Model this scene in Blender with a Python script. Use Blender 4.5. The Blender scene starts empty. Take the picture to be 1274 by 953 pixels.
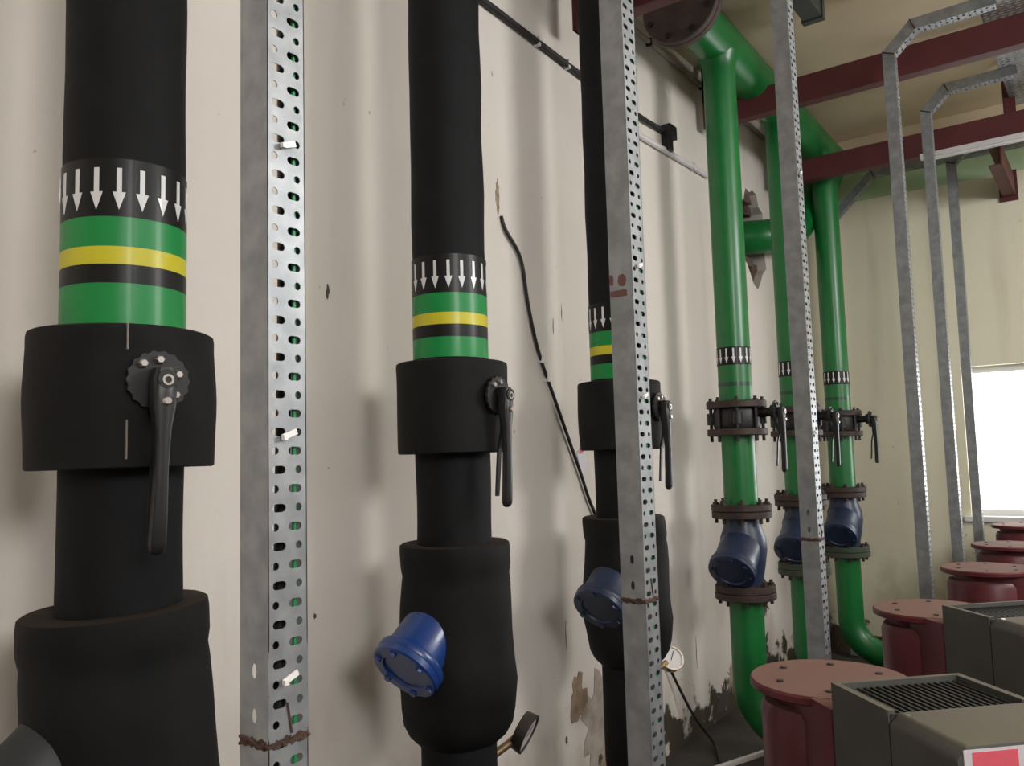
import bpy, bmesh, math, random
from mathutils import Vector, Matrix
random.seed(7)
PI = math.pi
R = math.radians
S = bpy.context.scene
COL = S.collection

# ------------------------------------------------------------------ camera
YAW, PITCH, ROLL, FPX, EYE = R(36.15), R(5.0), R(-1.6), 1040.0, 1.5
fwd = Vector((-math.sin(YAW)*math.cos(PITCH), math.cos(YAW)*math.cos(PITCH), math.sin(PITCH)))
rgt = Vector((math.cos(YAW), math.sin(YAW), 0))
upv = rgt.cross(fwd)
r2 = math.cos(ROLL)*rgt + math.sin(ROLL)*upv
u2 = -math.sin(ROLL)*rgt + math.cos(ROLL)*upv
cd = bpy.data.cameras.new('camera')
cam = bpy.data.objects.new('camera', cd)
COL.objects.link(cam)
cd.sensor_fit = 'HORIZONTAL'
cd.sensor_width = 36.0
cd.lens = FPX/1274*36.0
cd.clip_start = 0.02
cam.matrix_world = Matrix(((r2.x, u2.x, -fwd.x, 0), (r2.y, u2.y, -fwd.y, 0), (r2.z, u2.z, -fwd.z, EYE), (0, 0, 0, 1)))
S.camera = cam

# ------------------------------------------------------------------ world, daylight, exposure
wd = bpy.data.worlds.new('daylight')
S.world = wd
wd.use_nodes = True
wd.node_tree.nodes['Background'].inputs[0].default_value = (0.93, 0.97, 1.0, 1)
wd.node_tree.nodes['Background'].inputs[1].default_value = 2.2
S.view_settings.view_transform = 'Standard'
S.view_settings.look = 'None'
S.view_settings.gamma = 1.0
S.view_settings.use_curve_mapping = False
S.view_settings.exposure = 0.33

def area(name, loc, target, sx, sy, power, col):
    l = bpy.data.lights.new(name, 'AREA')
    l.shape = 'RECTANGLE'
    l.size = sx
    l.size_y = sy
    l.energy = power
    l.color = col
    o = bpy.data.objects.new(name, l)
    COL.objects.link(o)
    o.location = loc
    o.rotation_euler = (Vector(target)-Vector(loc)).to_track_quat('-Z', 'Z').to_euler()
    return o
XR, YN, YF, XL, ZC = 2.6, -3.6, 6.52, -1.95, 3.82     # right, near, far, left planes, ceiling
WA = (-2.6, 1.55, 2.4, 3.65)      # windows in the right wall: y0, y1, z0, z1
WB = (1.65, 5.8, 2.4, 3.65)  # unseen window, added to light the far end of the room
FW = (-0.895, 1.0, 1.0, 2.03)     # window in the far wall: x0, x1, z0, z1
area('daylight_window_two', (XR+0.12, (WA[0]+WA[1])/2, 3.02), (XL, (WA[0]+WA[1])/2, 3.02), 4.15, 1.25, 235, (1.0, 0.985, 0.965))
area('daylight_added_window', (XR+0.12, (WB[0]+WB[1])/2, 3.02), (XL, (WB[0]+WB[1])/2, 3.02), 4.15, 1.25, 225, (1.0, 0.985, 0.955))
area('daylight_window_one', ((FW[0]+FW[1])/2, YF+0.5, 1.55), ((FW[0]+FW[1])/2, 0, 1.4), 1.9, 1.0, 30, (0.97, 0.98, 1.0))

# ------------------------------------------------------------------ materials
MATS = {}
def nd(nt, typ, **kw):
    n = nt.nodes.new(typ)
    for k, v in kw.items():
        setattr(n, k, v)
    return n
def principled(name, col, rough=0.5, metal=0.0, spec=0.5, coat=0.0):
    m = bpy.data.materials.new(name)
    m.use_nodes = True
    b = m.node_tree.nodes['Principled BSDF']
    b.inputs['Base Color'].default_value = (*col, 1)
    b.inputs['Roughness'].default_value = rough
    b.inputs['Metallic'].default_value = metal
    b.inputs['Specular IOR Level'].default_value = spec
    b.inputs['Coat Weight'].default_value = coat
    b.inputs['Coat Roughness'].default_value = 0.12
    MATS[name] = m
    return m
def mottled(name, c0, c1, scale, rough=0.5, metal=0.0, spec=0.5, bump=0.0, bscale=60, lo=0.35, hi=0.65, stretch=(1, 1, 1), dust=None, coat=0.0):
    """two-tone noise paint with optional bump and settled dust on upward faces"""
    m = principled(name, c0, rough, metal, spec, coat)
    nt = m.node_tree
    b = nt.nodes['Principled BSDF']
    g = nd(nt, 'ShaderNodeNewGeometry')
    mp = nd(nt, 'ShaderNodeMapping')
    mp.inputs['Scale'].default_value = stretch
    nt.links.new(g.outputs['Position'], mp.inputs['Vector'])
    n = nd(nt, 'ShaderNodeTexNoise')
    n.inputs['Scale'].default_value = scale
    n.inputs['Detail'].default_value = 6
    nt.links.new(mp.outputs[0], n.inputs['Vector'])
    r = nd(nt, 'ShaderNodeMapRange')
    r.inputs[1].default_value = lo
    r.inputs[2].default_value = hi
    nt.links.new(n.outputs['Fac'], r.inputs[0])
    mx = nd(nt, 'ShaderNodeMix', data_type='RGBA')
    mx.inputs[6].default_value = (*c0, 1)
    mx.inputs[7].default_value = (*c1, 1)
    nt.links.new(r.outputs[0], mx.inputs[0])
    out = mx.outputs[2]
    if dust:
        sep = nd(nt, 'ShaderNodeSeparateXYZ')
        nt.links.new(g.outputs['Normal'], sep.inputs[0])
        dr = nd(nt, 'ShaderNodeMapRange')
        dr.inputs[1].default_value = 0.6
        dr.inputs[2].default_value = 0.95
        dr.inputs[4].default_value = dust[3]
        nt.links.new(sep.outputs[2], dr.inputs[0])
        dm = nd(nt, 'ShaderNodeMix', data_type='RGBA')
        dm.inputs[7].default_value = (*dust[:3], 1)
        nt.links.new(dr.outputs[0], dm.inputs[0])
        nt.links.new(out, dm.inputs[6])
        out = dm.outputs[2]
        rr_ = nd(nt, 'ShaderNodeMapRange')
        rr_.inputs[3].default_value = rough
        rr_.inputs[4].default_value = 0.92
        nt.links.new(dr.outputs[0], rr_.inputs[0])
        nt.links.new(rr_.outputs[0], b.inputs['Roughness'])
        sr_ = nd(nt, 'ShaderNodeMapRange')
        sr_.inputs[3].default_value = spec
        sr_.inputs[4].default_value = 0.12
        nt.links.new(dr.outputs[0], sr_.inputs[0])
        nt.links.new(sr_.outputs[0], b.inputs['Specular IOR Level'])
    nt.links.new(out, b.inputs['Base Color'])
    if bump:
        n2 = nd(nt, 'ShaderNodeTexNoise')
        n2.inputs['Scale'].default_value = bscale
        n2.inputs['Detail'].default_value = 4
        nt.links.new(mp.outputs[0], n2.inputs['Vector'])
        bp = nd(nt, 'ShaderNodeBump')
        bp.inputs['Strength'].default_value = bump
        bp.inputs['Distance'].default_value = 0.01
        nt.links.new(n2.outputs['Fac'], bp.inputs['Height'])
        nt.links.new(bp.outputs[0], b.inputs['Normal'])
    return m

def wall_paint(name, c0, c1, stain, mould):
    """cream emulsion on plaster, faint runs, scuffs and damp mould along the foot"""
    m = principled(name, c0, 0.75, 0, 0.3)
    nt = m.node_tree
    L = nt.links.new
    b = nt.nodes['Principled BSDF']
    g = nd(nt, 'ShaderNodeNewGeometry')
    def noise(scale, stretch=(1, 1, 1), detail=5, off=0):
        mp = nd(nt, 'ShaderNodeMapping')
        mp.inputs['Scale'].default_value = stretch
        mp.inputs['Location'].default_value = (off, off, off)
        L(g.outputs['Position'], mp.inputs['Vector'])
        n = nd(nt, 'ShaderNodeTexNoise')
        n.inputs['Scale'].default_value = scale
        n.inputs['Detail'].default_value = detail
        L(mp.outputs[0], n.inputs['Vector'])
        return n.outputs['Fac']
    def rng(sock, a, bb, c=0.0, d=1.0):
        r = nd(nt, 'ShaderNodeMapRange')
        for i, v in enumerate((a, bb, c, d)):
            r.inputs[i+1].default_value = v
        L(sock, r.inputs[0])
        return r.outputs[0]
    def mix(fac, a, bb):
        x = nd(nt, 'ShaderNodeMix', data_type='RGBA')
        L(fac, x.inputs[0])
        if isinstance(a, tuple): x.inputs[6].default_value = (*a, 1)
        else: L(a, x.inputs[6])
        x.inputs[7].default_value = (*bb, 1)
        return x.outputs[2]
    def mul(a, bb):
        x = nd(nt, 'ShaderNodeMath', operation='MULTIPLY')
        L(a, x.inputs[0])
        L(bb, x.inputs[1])
        return x.outputs[0]
    col = mix(rng(noise(1.3), 0.35, 0.7), c0, c1)
    col = mix(rng(noise(5.0, (1, 1, 0.12), 6, 3.1), 0.58, 0.8, 0, 0.4), col, stain)      # vertical runs
    col = mix(rng(noise(26.0, (1, 1, 0.6), 3, 9.0), 0.74, 0.78, 0, 0.6), col, (0.16, 0.13, 0.11))  # specks
    sep = nd(nt, 'ShaderNodeSeparateXYZ')
    L(g.outputs['Position'], sep.inputs[0])
    low = rng(sep.outputs[2], 0.95, 0.1)
    col = mix(mul(low, rng(noise(4.0, (1, 1, 0.6), 8, 5.0), 0.5, 0.66)), col, stain)
    foot = rng(sep.outputs[2], 0.34, 0.06)
    add = nd(nt, 'ShaderNodeMath', operation='ADD')
    L(noise(9.0, (1, 1, 1), 8, 1.7), add.inputs[0])
    sc = nd(nt, 'ShaderNodeMath', operation='MULTIPLY')
    sc.inputs[1].default_value = 0.35
    L(foot, sc.inputs[0])
    L(sc.outputs[0], add.inputs[1])
    col = mix(mul(rng(add.outputs[0], 0.7, 0.78), rng(foot, 0.0, 0.08)), col, mould)
    L(col, b.inputs['Base Color'])
    bp = nd(nt, 'ShaderNodeBump')
    bp.inputs['Strength'].default_value = 0.25
    bp.inputs['Distance'].default_value = 0.01
    L(noise(14.0, (1, 1, 1), 6), bp.inputs['Height'])
    L(bp.outputs[0], b.inputs['Normal'])
    return m

wall_paint('wall_cream', (0.72, 0.665, 0.61), (0.665, 0.61, 0.555), (0.50, 0.44, 0.375), (0.06, 0.052, 0.035))
wall_paint('wall_far_cream', (0.83, 0.785, 0.62), (0.78, 0.735, 0.565), (0.44, 0.37, 0.26), (0.08, 0.06, 0.035))
mottled('green_wall', (0.50, 0.66, 0.41), (0.45, 0.60, 0.37), 3, 0.75)
mottled('ceiling_plaster', (0.80, 0.665, 0.485), (0.70, 0.575, 0.40), 1.6, 0.85, bump=0.3, bscale=9)
mottled('floor_concrete', (0.055, 0.048, 0.038), (0.035, 0.031, 0.026), 5, 0.8, bump=0.2, bscale=30)
mottled('rubber', (0.0058, 0.0060, 0.0069), (0.008, 0.0083, 0.0092), 14, 0.7, spec=0.2, bump=0.08, bscale=35)
mottled('rubber_dusty', (0.0055, 0.0056, 0.0062), (0.0095, 0.009, 0.0088), 9, 0.68, spec=0.2, bump=0.12, bscale=20, dust=(0.05, 0.035, 0.025, 0.5))
mottled('green_paint', (0.006, 0.155, 0.032), (0.006, 0.13, 0.028), 7, 0.36, coat=0.12, dust=(0.05, 0.2, 0.08, 0.3))
principled('tape_green', (0.004, 0.245, 0.052), 0.4, spec=0.35, coat=0.1)
principled('tape_yellow', (0.62, 0.55, 0.025), 0.4, spec=0.35, coat=0.1)
principled('tape_black', (0.006, 0.006, 0.0065), 0.4, spec=0.25, coat=0.06)
principled('tape_dark_green', (0.003, 0.05, 0.025), 0.3, coat=0.4)
principled('tape_white', (0.72, 0.72, 0.72), 0.35, coat=0.4)
mottled('galvanised', (0.36, 0.375, 0.39), (0.26, 0.275, 0.29), 26, 0.46, metal=0.6, bump=0.04, bscale=60)
mottled('rust', (0.10, 0.045, 0.03), (0.045, 0.028, 0.024), 40, 0.85, bump=0.5, bscale=120)
mottled('flange_rust', (0.032, 0.020, 0.018), (0.055, 0.03, 0.022), 25, 0.6, metal=0.2, bump=0.2, bscale=60, dust=(0.08, 0.055, 0.045, 0.4))
mottled('blind_rust', (0.085, 0.058, 0.05), (0.06, 0.042, 0.038), 16, 0.75, bump=0.2, bscale=60)
mottled('flange_green', (0.03, 0.06, 0.035), (0.05, 0.045, 0.03), 18, 0.6, dust=(0.09, 0.1, 0.07, 0.4))
mottled('valve_blue', (0.012, 0.024, 0.07), (0.011, 0.02, 0.05), 12, 0.42, dust=(0.05, 0.065, 0.10, 0.25), coat=0.1)
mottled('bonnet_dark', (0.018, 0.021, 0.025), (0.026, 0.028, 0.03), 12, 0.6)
principled('bonnet_blue', (0.010, 0.042, 0.19), 0.32, coat=0.3)
principled('lever_black', (0.014, 0.014, 0.015), 0.35)
principled('black_iron', (0.012, 0.011, 0.011), 0.5)
principled('bolt_steel', (0.55, 0.5, 0.46), 0.3, metal=0.8)
principled('glue_line', (0.22, 0.2, 0.17), 0.7)
mottled('red_oxide', (0.105, 0.021, 0.023), (0.08, 0.017, 0.019), 6, 0.55, bump=0.05)
mottled('pump_red', (0.125, 0.014, 0.022), (0.10, 0.012, 0.019), 8, 0.4, dust=(0.225, 0.135, 0.11, 0.92))  # tops: settled dust, made paler to carry window glow in its colour
mottled('box_grey', (0.085, 0.086, 0.08), (0.068, 0.068, 0.064), 9, 0.6, dust=(0.19, 0.17, 0.125, 0.75))
principled('fin_dark', (0.03, 0.03, 0.028), 0.6)
principled('label_white', (0.66, 0.64, 0.68), 0.5)
principled('label_red', (0.78, 0.12, 0.17), 0.5)
principled('cable_black', (0.012, 0.011, 0.011), 0.5)
principled('cable_green', (0.02, 0.24, 0.08), 0.4)
principled('white_plastic', (0.66, 0.63, 0.64), 0.4)
principled('tie_white', (0.85, 0.82, 0.8), 0.4)
principled('red_marker', (0.145, 0.062, 0.058), 0.6)
mottled('patch_grey', (0.47, 0.42, 0.37), (0.33, 0.27, 0.215), 12, 0.9, bump=0.4, bscale=25)
mottled('patch_brown', (0.40, 0.30, 0.21), (0.25, 0.175, 0.12), 18, 0.9, bump=0.4, bscale=25)
principled('patch_dark', (0.075, 0.06, 0.052), 0.9)
mottled('brick', (0.13, 0.075, 0.055), (0.09, 0.065, 0.055), 30, 0.9, bump=0.5, bscale=60)
mottled('mortar', (0.075, 0.065, 0.055), (0.11, 0.10, 0.09), 20, 0.95, bump=0.5, bscale=40)
mottled('duct_dark', (0.05, 0.056, 0.05), (0.035, 0.04, 0.036), 8, 0.6)
principled('frame_white', (0.75, 0.75, 0.74), 0.4)
mottled('concrete_plinth', (0.10, 0.09, 0.075), (0.07, 0.063, 0.055), 9, 0.9, bump=0.2)
principled('gauge_face', (0.7, 0.68, 0.68), 0.25)
principled('gauge_chrome', (0.75, 0.72, 0.70), 0.18, metal=0.9)
principled('gauge_dark', (0.06, 0.05, 0.045), 0.45, metal=0.4)
principled('brass', (0.25, 0.17, 0.09), 0.45, metal=0.7)
gm = bpy.data.materials.new('window_glass')
gm.use_nodes = True
nt = gm.node_tree
nt.nodes.clear()
o_ = nd(nt, 'ShaderNodeOutputMaterial')
mxs = nd(nt, 'ShaderNodeMixShader')
tr = nd(nt, 'ShaderNodeBsdfTransparent')
gl = nd(nt, 'ShaderNodeBsdfGlossy')
gl.inputs['Roughness'].default_value = 0.05
mxs.inputs[0].default_value = 0.06
nt.links.new(tr.outputs[0], mxs.inputs[1])
nt.links.new(gl.outputs[0], mxs.inputs[2])
nt.links.new(mxs.outputs[0], o_.inputs[0])
MATS['window_glass'] = gm

# ------------------------------------------------------------------ mesh helpers
class MB:
    def __init__(s):
        s.v, s.f = [], []
    def add(s, vs, fs):
        n = len(s.v)
        s.v += [tuple(p) for p in vs]
        s.f += [[i+n for i in f] for f in fs]
        return s
    def box(s, x0, x1, y0, y1, z0, z1):
        vs = [(x, y, z) for z in (z0, z1) for y in (y0, y1) for x in (x0, x1)]
        return s.add(vs, [(0, 2, 3, 1), (4, 5, 7, 6), (0, 1, 5, 4), (2, 6, 7, 3), (0, 4, 6, 2), (1, 3, 7, 5)])
    def obox(s, c, ax, ay, az):
        """oriented box: centre and three half vectors"""
        c, ax, ay, az = map(Vector, (c, ax, ay, az))
        vs = [c+i*ax+j*ay+k*az for k in (-1, 1) for j in (-1, 1) for i in (-1, 1)]
        return s.add(vs, [(0, 2, 3, 1), (4, 5, 7, 6), (0, 1, 5, 4), (2, 6, 7, 3), (0, 4, 6, 2), (1, 3, 7, 5)])
    def rings(s, rings, cap0=True, cap1=True):
        n = len(rings[0])
        vs = [p for r in rings for p in r]
        fs = []
        for i in range(len(rings)-1):
            for j in range(n):
                k = (j+1) % n
                fs.append((i*n+j, i*n+k, (i+1)*n+k, (i+1)*n+j))
        if cap0: fs.append(tuple(range(n-1, -1, -1)))
        if cap1: fs.append(tuple((len(rings)-1)*n+j for j in range(n)))
        return s.add(vs, fs)
    def lathe(s, prof, seg=32, org=(0, 0, 0), axis=(0, 0, 1), wob=None, cap0=True, cap1=True, ref=None):
        """prof: (t along axis, radius)"""
        o = Vector(org)
        a = Vector(axis).normalized()
        e1 = Vector(ref) if ref else (Vector((1, 0, 0)) if abs(a.x) < 0.9 else Vector((0, 1, 0)))
        e1 = (e1-a*e1.dot(a)).normalized()
        e2 = a.cross(e1)
        rs = []
        for t, r in prof:
            ring = []
            for j in range(seg):
                th = 2*PI*j/seg
                rr = r+(wob(th, t) if wob else 0)
                ring.append(o+a*t+e1*(rr*math.cos(th))+e2*(rr*math.sin(th)))
            rs.append(ring)
        return s.rings(rs, cap0, cap1)
    def cyl(s, p0, p1, r, seg=16, r1=None):
        p0, p1 = Vector(p0), Vector(p1)
        return s.lathe([(0, r), ((p1-p0).length, r if r1 is None else r1)], seg, p0, p1-p0)
    def tube(s, pts, r, seg=10):
        pts = [Vector(p) for p in pts]
        rs = []
        t0 = (pts[1]-pts[0]).normalized()
        n = Vector((0, 0, 1)) if abs(t0.z) < 0.9 else Vector((1, 0, 0))
        n = (n-t0*n.dot(t0)).normalized()
        for i, p in enumerate(pts):
            if i == 0: t = pts[1]-pts[0]
            elif i == len(pts)-1: t = pts[-1]-pts[-2]
            else: t = (pts[i+1]-pts[i]).normalized()+(pts[i]-pts[i-1]).normalized()
            t.normalize()
            n = (n-t*n.dot(t)).normalized()
            b = t.cross(n)
            rs.append([p+n*(r*math.cos(2*PI*j/seg))+b*(r*math.sin(2*PI*j/seg)) for j in range(seg)])
        return s.rings(rs)
    def extrude_poly(s, pts, d):
        """pts: planar loop of 3D points, d: thickness vector"""
        d = Vector(d)
        a = [Vector(p) for p in pts]
        n = len(a)
        return s.add(a+[p+d for p in a], [tuple(range(n-1, -1, -1)), tuple(range(n, 2*n))]+[(i, (i+1) % n, n+(i+1) % n, n+i) for i in range(n)])
    def build(s, name, mat, parent=None, smooth=True, bevel=0.0, mesh_only=False):
        me = bpy.data.meshes.new(name)
        me.from_pydata(s.v, [], s.f)
        bm = bmesh.new()
        bm.from_mesh(me)
        bmesh.ops.recalc_face_normals(bm, faces=bm.faces)
        if bevel:
            es = [e for e in bm.edges if len(e.link_faces) == 2 and e.calc_face_angle(0) > 0.6]
            bmesh.ops.bevel(bm, geom=es, offset=bevel, segments=2, affect='EDGES', profile=0.6)
        bm.to_mesh(me)
        bm.free()
        if smooth:
            me.polygons.foreach_set('use_smooth', [True]*len(me.polygons))
            me.set_sharp_from_angle(angle=R(38))
        me.materials.append(MATS[mat])
        if mesh_only:
            return me
        return put(name, me, parent)
def put(name, me, parent=None, loc=None, rotz=None):
    o = bpy.data.objects.new(name, me)
    COL.objects.link(o)
    if parent: o.parent = parent
    if loc is not None: o.location = loc
    if rotz is not None: o.rotation_euler = (0, 0, rotz)
    return o
def tag(o, label, cat, group=None):
    o['label'] = label
    o['category'] = cat
    if group: o['group'] = group
    return o
def thing(name, loc, label, cat, group=None, rotz=0):
    o = bpy.data.objects.new(name, None)
    o.empty_display_size = 0.1
    COL.objects.link(o)
    o.location = loc
    o.rotation_euler = (0, 0, rotz)
    return tag(o, label, cat, group)
def struct(o):
    o['kind'] = 'structure'
    return o
def copy_tree(o, parent=None):
    c = o.copy()
    COL.objects.link(c)
    c.parent = parent
    for ch in list(o.children):
        copy_tree(ch, c)
    return c

def ring_cell(mb, org, ua, ub, wa, wb, hole, thick):
    """rectangular plate cell wa x wb centred at org with a hole polygon (list of (a,b)), given plate thickness vector"""
    org, ua, ub, th = Vector(org), Vector(ua), Vector(ub), Vector(thick)
    n = len(hole)
    ha, hb = wa/2, wb/2
    cx = sum(p[0] for p in hole)/n
    cy = sum(p[1] for p in hole)/n
    outer, hol = [], []
    def edge(p):
        dx, dy = p[0]-cx, p[1]-cy
        ts = []
        if dx > 1e-9: ts.append((ha-cx)/dx)
        if dx < -1e-9: ts.append((-ha-cx)/dx)
        if dy > 1e-9: ts.append((hb-cy)/dy)
        if dy < -1e-9: ts.append((-hb-cy)/dy)
        t = min(ts)
        return (cx+dx*t, cy+dy*t)
    def side(p):
        if abs(p[0]-ha) < 1e-7: return 0
        if abs(p[1]-hb) < 1e-7: return 1
        if abs(p[0]+ha) < 1e-7: return 2
        return 3
    corner = {(0, 1): (ha, hb), (1, 2): (-ha, hb), (2, 3): (-ha, -hb), (3, 0): (ha, -hb)}
    P = lambda q, off=0: org+ua*q[0]+ub*q[1]+(th if off else Vector((0, 0, 0)))
    ed = [edge(p) for p in hole]
    vs = [P(p) for p in hole]+[P(p) for p in ed]
    fs = []
    extra = []
    for i in range(n):
        j = (i+1) % n
        f = [i, j, n+j]
        k = (side(ed[i]), side(ed[j]))
        if k in corner:
            extra.append(corner[k])
            f.append(2*n+len(extra)-1)
        f.append(n+i)
        fs.append(f)
    vs += [P(p) for p in extra]
    m = len(vs)
    vs += [v+th for v in vs]
    fs += [[q+m for q in reversed(f)] for f in fs]
    fs += [(i, m+i, m+(i+1) % n, (i+1) % n) for i in range(n)]
    mb.add(vs, fs)
def slot(l, h, n=10, ca=0.0, cb=0.0):
    """rounded slot, long along a"""
    r = h/2
    s = max(0, l/2-r)
    k = n//2
    pts = []
    for i in range(k):
        t = -PI/2+PI*i/(k-1)
        pts.append((ca+s+r*math.cos(t), cb+r*math.sin(t)))
    for i in range(k):
        t = PI/2+PI*i/(k-1)
        pts.append((ca-s+r*math.cos(t), cb+r*math.sin(t)))
    if s == 0:
        pts = [(ca+r*math.cos(2*PI*i/n), cb+r*math.sin(2*PI*i/n)) for i in range(n)]
    return pts

# ------------------------------------------------------------------ room shell
HY, HZ = 5.50, 2.97      # broken hole in the left wall around the branch pipe
m = MB()
w = (HY-0.3, HY+0.3, HZ-0.42, HZ+0.42)
m.box(XL-0.2, XL, YN-0.2, w[0], 0, ZC)
m.box(XL-0.2, XL, w[1], YF+0.2, 0, ZC)
m.box(XL-0.2, XL, w[0], w[1], 0, w[2])
m.box(XL-0.2, XL, w[0], w[1], w[3], ZC)
hole = []
for i in range(22):
    t = 2*PI*i/22
    rr = random.uniform(0.84, 1.12)
    hole.append((0.25*rr*math.cos(t), 0.355*rr*math.sin(t)*(1.0 if math.sin(t) < 0 else 0.92)))
ring_cell(m, (XL, HY, HZ), (0, 1, 0), (0, 0, 1), 0.6, 0.84, hole, (-0.16, 0, 0))
wl = struct(m.build('wall_left', 'wall_cream', smooth=False))
# rubble inside the hole: every brick its own piece
bm_ = MB().box(-0.06, 0.06, -0.075, 0.075, -0.032, 0.032).build('brick', 'brick', bevel=0.006, mesh_only=True)
for i, (y, z, a) in enumerate(((-.10, .26, .1), (.07, .27, -.08), (-.13, .185, -.05), (.10, .19, .12), (-.16, -.2, .05), (.02, -.185, -.1), (.15, -.21, .06), (-.06, -.265, .1), (.11, -.275, 0), (-.17, 0, .1), (.17, .03, -.1))):
    b = put('brick', bm_, wl, (XL-0.115, HY+y, HZ+z))
    b.rotation_euler = (a, a*0.7, a*2)
MB().box(XL-0.2, XL-0.17, HY-.3, HY+.3, HZ-.42, HZ+.42).build('rubble_backing', 'mortar', wl, smooth=False)

m = MB()
m.box(XL, FW[0], YF, YF+0.2, 0, 3.335)
m.box(FW[0], FW[1], YF, YF+0.2, 0, FW[2])
m.box(FW[0], FW[1], YF, YF+0.2, FW[3], 3.335)
m.box(FW[1], XR+0.2, YF, YF+0.2, 0, 3.335)
wf = struct(m.build('wall_far', 'wall_far_cream', smooth=False))
MB().box(XL, XR+0.2, YF, YF+0.2, 3.335, 3.56).build('green_painted_band', 'green_wall', wf, smooth=False)
MB().box(XL, XR+0.2, YF, YF+0.2, 3.56, ZC).build('upper_plaster', 'ceiling_plaster', wf, smooth=False)
m = MB()
ys = [YN-0.2, WA[0], WA[1], WB[0], WB[1], YF+0.2]
for i in (0, 2, 4):
    m.box(XR, XR+0.2, ys[i], ys[i+1], 0, ZC)
for wv in (WA, WB):
    m.box(XR, XR+0.2, wv[0], wv[1], 0, wv[2])
    m.box(XR, XR+0.2, wv[0], wv[1], wv[3], ZC)
struct(m.build('wall_right', 'wall_cream', smooth=False))
struct(MB().box(XL, XR, YN-0.2, YN, 0, ZC).build('wall_near', 'wall_cream', smooth=False))
struct(MB().box(XL-0.2, XR+0.2, YN-0.2, YF+0.2, -0.2, 0).build('floor', 'floor_concrete', smooth=False))
struct(MB().box(XL-0.2, XR+0.2, YN-0.2, YF+0.2, ZC, ZC+0.2).build('ceiling', 'ceiling_plaster', smooth=False))
# windows
def window_y(name, x0, x1, z0, z1, y):
    m = MB()
    t = 0.045
    for a in ((x0, x1, z0, z0+t), (x0, x1, z1-t, z1), (x0, x0+t, z0+t, z1-t), (x1-t, x1, z0+t, z1-t), ((x0+x1)/2-t/2, (x0+x1)/2+t/2, z0+t, z1-t)):
        m.box(a[0], a[1], y, y+0.05, a[2], a[3])
    w_ = struct(m.build(name, 'frame_white', smooth=False))
    xm = (x0+x1)/2
    for a, b in ((x0+t, xm-t/2), (xm+t/2, x1-t)):
        MB().box(a, b, y+0.02, y+0.026, z0+t, z1-t).build('pane', 'window_glass', w_, smooth=False)
    return w_
w1 = window_y('window_1', FW[0], FW[1], FW[2], FW[3], YF+0.08)
MB().box(FW[0]-0.04, FW[1], YF-0.035, YF+0.08, FW[2]-0.03, FW[2]+0.003).build('window_sill', 'frame_white', w1, smooth=False)
def window_x(name, y0, y1, z0, z1, x):
    m = MB()
    t = 0.05
    for a in ((y0, y1, z0, z0+t), (y0, y1, z1-t, z1), (y0, y0+t, z0+t, z1-t), (y1-t, y1, z0+t, z1-t)):
        m.box(x, x+0.05, a[0], a[1], a[2], a[3])
    return struct(m.build(name, 'frame_white', smooth=False))
window_x('window_2', *WA, XR+0.03)
window_x('added_window_3', *WB, XR+0.03)

# peeled plaster and stains: thin irregular patches that belong to the left wall
def patch(y, z, ry, rz, mat, name='peeled_plaster', seed=0, prou=0.0025, n=26, rough=0.35):
    rd = random.Random(seed)
    pts = []
    for i in range(n):
        t = 2*PI*i/n
        k = 1+rd.uniform(-rough, rough)
        pts.append((XL-0.001, y+ry*k*math.cos(t), z+rz*k*math.sin(t)))
    return MB().extrude_poly(pts, (prou+0.001, 0, 0)).build(name, mat, wl, smooth=False)
patch(3.24, 0.33, 0.13, 0.20, 'patch_grey', seed=1)
patch(3.08, 0.47, 0.055, 0.10, 'patch_brown', seed=2, prou=0.003)
patch(3.30, 0.08, 0.08, 0.10, 'patch_brown', seed=12, prou=0.003)
patch(2.90, 0.17, 0.024, 0.055, 'patch_dark', 'stain', seed=3, n=14, rough=0.12, prou=0.002)
for y, z, a, b, sd in ((3.02, .10, .03, .04, 4), (3.12, .09, .02, .06, 5), (2.98, .33, .008, .012, 6), (4.62, .10, .09, .09, 7), (4.75, .19, .05, .07, 8), (5.3, .26, .06, .09, 13), (5.36, .50, .05, .06, 14)):
    patch(y, z, a, b, 'patch_dark' if sd != 8 else 'patch_brown', 'stain', seed=sd, rough=0.6, n=30, prou=0.0015)
patch(2.605, 2.53, 0.012, 0.062, 'patch_brown', 'stain', seed=9, rough=0.3, prou=0.002)
for y, z, a, b, sd in ((1.72, 2.02, .006, .02, 20), (2.98, 2.05, .003, .035, 21), (3.05, 2.12, .003, .03, 22), (1.55, 1.0, .006, .012, 23), (1.66, 1.05, .005, .008, 24), (3.16, 1.65, .003, .05, 25), (3.0, 0.75, .002, .06, 26), (4.28, .42, .003, .07, 27)):
    patch(y, z, a, b, 'patch_dark', 'stain', seed=sd, rough=0.4, n=10, prou=0.001)
st = patch(3.175, 1.475, 0.035, 0.07, 'label_white', 'sticker', seed=10, rough=0.18)
st['label'] = 'torn white sticker with red print'
patch(3.17, 1.515, 0.022, 0.012, 'label_red', 'sticker_print', seed=11, rough=0.3, prou=0.0035)

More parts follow.
